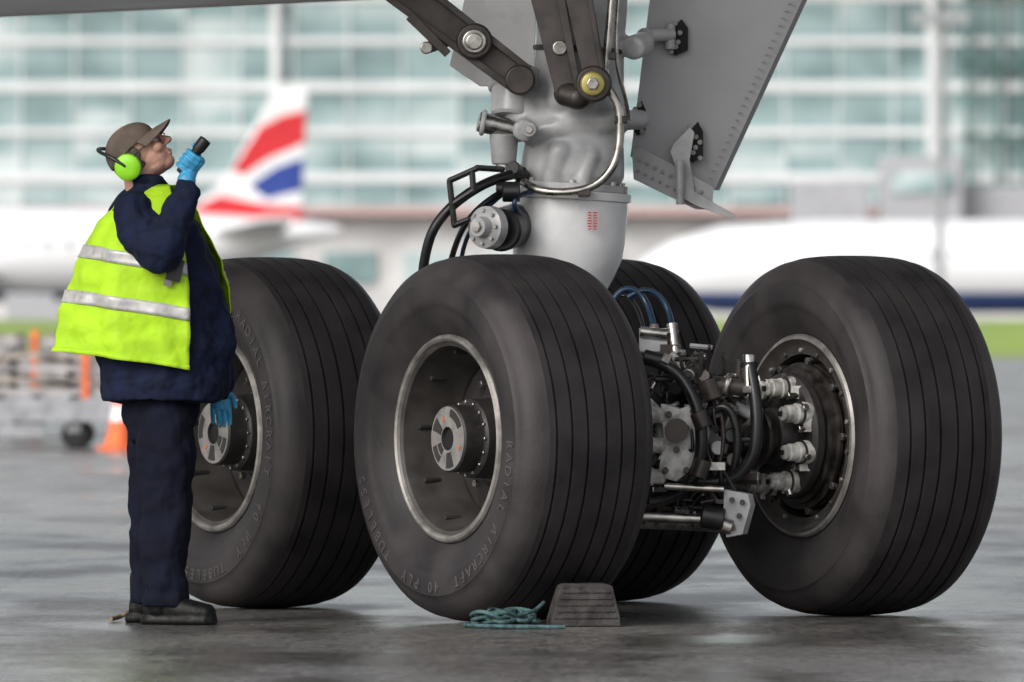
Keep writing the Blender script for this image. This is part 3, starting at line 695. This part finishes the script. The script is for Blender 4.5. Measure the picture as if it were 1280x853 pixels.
# ------------------------------------------------------------------ terminal building
YB=520
tb=empty('terminal_building',V((0,YB,0)))
b=MB(); b.box((0,YB+20,17),(260,40,34)); b.build('glazing',m_fglass,tb)
b=MB()
z=6.3
k=0
while z<34:
    b.box((0,YB-.1,z),(260,.2,.55 if k%2 else .38)); z+=2.5; k+=1
for i in range(-43,44): b.box((i*3,YB-.06,17),(.10,.12,34))
for i in range(-7,8): b.box((i*18+5,YB-.5,17),(.5,.6,34))
b.box((0,YB+15,34.8),(270,60,1.2))
b.build('floor_bands',m_frame,tb)
b=MB()
for i in range(5): b.box((25+i*1.6,YB-.9,12),(.3,.3,24))
for i in range(5): b.box((28.5,YB-.9,3+i*4),(7.5,.3,.35))
b.build('stair_frame',m_greenf,tb)
pier=empty('terminal_pier',V((0,470,0)))
b=MB(); b.box((0,475,3.1),(240,14,6.2)); b.build('pier_walls',m_conc,pier)
b=MB(); b.box((0,474.5,6.4),(242,16,.4)); b.build('pier_roof',m_pink,pier)
b=MB()
for i in range(-30,31): b.box((i*4,467.9,3.6),(2.6,.2,1.5))
b.build('pier_windows',m_fglass,pier)
jb=empty('jet_bridge',V((20,440,0)))
b=MB(); b.box((19,440,7.0),(3.8,4,3.2)); b.box((14.8,441,6.3),(3.5,3.4,2.4)); b.box((24,441,6.0),(7,3,2.4)); b.box((19,440,2.7),(1.2,1.2,5.4)); b.box((19,440,.4),(4,1.5,.8)); b.build('bridge_cab',m_gbox,jb,bevel=.1)
b=MB(); b.box((19,437.9,7.4),(2.8,.1,1.0)); b.build('bridge_window',m_fglass,jb)
lm=empty('apron_light_mast',V((17.4,385,0)))
b=MB(); b.cyl((17.4,385,0),(17.4,385,13.3),.2,.12,n=12); b.box((17.4,385,13.4),(2.4,.5,.35)); 
for i in range(4): b.box((16.5+i*.6,384.7,13.15),(.4,.4,.3))
b.build('mast',m_metal,lm)
# ------------------------------------------------------------------ parked airliners
def airliner(x_tail,y,dirx,L_=36,z0=3.75,R=2.0,fin=True):
    e=empty('parked_airliner',V((x_tail,y,0)))
    def P(t,dy,z): return V((x_tail+dirx*t,y+dy,z))
    b=MB(); rg=[]
    for t,r,zz in [(-1.5,.15,z0+1.1),(0,.5,z0+.95),(3,1.1,z0+.6),(6,1.6,z0+.3),(9,1.9,z0+.05),(12,R,z0),(L_-8,R,z0),(L_-4,R*.93,z0-.1),(L_-1.8,R*.7,z0-.3),(L_-.5,R*.38,z0-.5),(L_,.08,z0-.6)]:
        rg.append((P(t,0,zz),Y*r,Z*r))
    b.loft(rg,28); b.build('fuselage',m_liv,e)
    b=MB()
    for i in range(int((L_-18)/.9)):
        b.box(P(9+i*.9,-R*.985,z0+.5),(.2,.06,.3))
    b.build('cabin_windows',m_pane,e)
    b=MB()
    if fin: 
        def pr(pl,mi,o=0): b.prism([P(t,-.18-o,z) for t,z in pl],V((0,.36+2*o,0)),mi)
        pr([(0.2,4.9),(-.1,10.95),(1.2,10.95),(3.3,7.0),(5.0,5.6),(6,5.2)],0)
        pr([(-.05,9.9),(.0,8.5),(1.6,7.8),(2.6,7.1),(3.1,7.35),(1.9,9.2),(.9,9.7)],1,.01)
        pr([(.05,7.9),(.1,6.5),(1.6,6.1),(2.4,6.7),(1.2,7.5)],2,.01)
        pr([(.12,5.8),(.2,4.3),(3.8,4.8),(5.2,5.5),(3.6,6.3),(1.6,5.9)],1,.01)
    b.prism([P(1,-.5,z0+.9),P(4,-.8,z0+.9),P(1.6,-6,z0+1.4),P(.3,-6,z0+1.4)],V((0,0,.2)),3)
    b.prism([P(1,.5,z0+.9),P(4,.8,z0+.9),P(1.6,6,z0+1.4),P(.3,6,z0+1.4)],V((0,0,.2)),3)
    b.prism([P(13,-1.5,z0-1.0),P(20,-1.5,z0-1.0),P(15,-15,z0+.4),P(13,-15,z0+.4)],V((0,0,.35)),3)
    b.prism([P(13,1.5,z0-1.0),P(20,1.5,z0-1.0),P(15,15,z0+.4),P(13,15,z0+.4)],V((0,0,.35)),3)
    b.build('fin_and_wings',[m_airw,m_lred,m_lblue,m_airw],e,bevel=.03)
    b=MB()
    for s_ in(-1,1):
        b.lathe([(0,.6),(.6,.85),(2.2,1.05),(3.2,.95),(3.25,.8),(2.9,.75),(2.9,.1)],P(16,s_*5.5,z0-1.6),V((dirx,0,0)),24,0)
        b.prism([P(16.5,s_*5.5-.1,z0-.7),P(18.5,s_*5.5-.1,z0-.7),P(17.5,s_*5.5-.1,z0-.4),P(15,s_*5.5-.1,z0-.4)],V((0,.2,0)),0)
    b.build('engines',m_airw,e)
    b=MB()
    for t,dy in [(15,-3.5),(15,3.5),(L_-5,0)]:
        b.cyl(P(t,dy,.55),P(t,dy,z0-1.2),.13,n=10,mi=1)
        for s_ in(-.3,.3): b.cyl(P(t,dy+s_-.15,.56),P(t,dy+s_+.15,.56),.55,n=24,mi=0)
    b.build('undercarriage',[m_black,m_metal],e)
airliner(-8.75,400,-1)
airliner(44,405,-1,L_=39,z0=3.3)
vn=empty('service_van',V((-19,385,0)))
b=MB(); b.prism([V((-20.6,384,.5)),V((-18.0,384,.5)),V((-17.9,384,1.2)),V((-18.3,384,1.5)),V((-18.7,384,2.1)),V((-20.6,384,2.1))],V((0,1.9,0)))
b.build('van_body',m_gbox,vn,bevel=.08)
b=MB()
for x_ in(-20,-18.4): b.cyl((x_,383.9,.35),(x_,386,.35),.35)
b.build('van_wheels',m_black,vn)
# ------------------------------------------------------------------ cargo dollies
def dolly(x,y,load):
    e=empty('cargo_dolly',V((x,y,0)))
    b=MB(); Lx=3.4
    b.box((x,y,.34),(Lx,1.7,.10),mi=0); b.box((x,y-.86,.34),(Lx+.06,.05,.20),mi=0); b.box((x,y-.84,.16),(Lx*.55,.05,.12),mi=0)
    for i in range(10): b.cyl((x-Lx/2+.2+i*.33,y-.8,.425),(x-Lx/2+.2+i*.33,y+.8,.425),.04,n=10,mi=0)
    for sx in(-1.2,1.2):
        for sy in(-.7,.7): 
            b.cyl((x+sx,y+sy-.06,.12),(x+sx,y+sy+.06,.12),.12,n=20,mi=1); b.box((x+sx,y+sy,.22),(.12,.2,.16),mi=0)
    b.cyl((x+Lx/2,y,.3),(x+Lx/2+.7,y,.2),.035,n=8,mi=0)
    b.build('dolly_frame',[m_metal,m_black],e,bevel=.006)
    b=MB()
    for i in range(load):
        z=.50+i*.105; b.box((x+random.uniform(-.04,.04),y,z),(3.3,1.55,.055),mi=i%2)
        for k in range(7): b.box((x-1.5+k*.5,y,z+.05),(.26,1.5,.05),mi=1-i%2)
    top=.50+load*.105
    for sx in(-1.0,.35,1.3):
        b.box((x+sx,y-.81,(.30+top)/2),(.06,.02,top-.3),mi=2); b.box((x+sx,y,top+.0),(.06,1.6,.01),mi=2)
    b.build('stacked_pallets',[m_crate,m_pal,m_strap],e)
dolly(-5.05,84,4); dolly(-9.5,84.5,3); dolly(-5.9,92,5)
def cone(x,y):
    b=MB(); b.lathe([(0,.2),(.03,.2),(.035,.13),(.25,.085),(.3,.078),(.38,.06),(.5,.03),(.52,.02)],(x,y,.002),Z,20,mis=[0,0,0,1,1,0,0,0]); b.build('traffic_cone',[m_strap,m_airw])
cone(-3.42,82.5); 
# ------------------------------------------------------------------ light
wd=bpy.data.worlds.new('World'); S.world=wd; wd.use_nodes=True; nt=wd.node_tree
bg=nt.nodes['Background']; sk=nt.nodes.new('ShaderNodeTexSky'); sk.sky_type='NISHITA'; sk.sun_disc=False
el,az=math.radians(36),math.radians(222)
sk.sun_elevation=el; sk.sun_rotation=az; sk.air_density=1.0; sk.dust_density=4.0
hs=nt.nodes.new('ShaderNodeHueSaturation'); hs.inputs['Saturation'].default_value=.25; hs.inputs['Value'].default_value=1.45
nt.links.new(sk.outputs[0],hs.inputs['Color']); nt.links.new(hs.outputs[0],bg.inputs[0]); bg.inputs[1].default_value=.15
sl=bpy.data.lights.new('sun','SUN'); sl.energy=1.0; sl.angle=math.radians(35); sl.color=(1,.98,.95)
so=bpy.data.objects.new('sun',sl); S.collection.objects.link(so)
sdv=V((math.sin(az)*math.cos(el),math.cos(az)*math.cos(el),math.sin(el)))
so.rotation_euler=sdv.to_track_quat('Z','Y').to_euler()
# ------------------------------------------------------------------ camera
cam=bpy.data.cameras.new('camera'); co=bpy.data.objects.new('camera',cam); S.collection.objects.link(co); S.camera=co
co.location=(0,0,CAMZ); co.rotation_euler=(math.radians(90)-math.atan(30.5/FPX),0,0)
cam.sensor_width=36; cam.lens=FPX/1280*36; cam.clip_start=.5; cam.clip_end=6000
cam.dof.use_dof=True; cam.dof.focus_distance=36.2; cam.dof.aperture_fstop=5.0
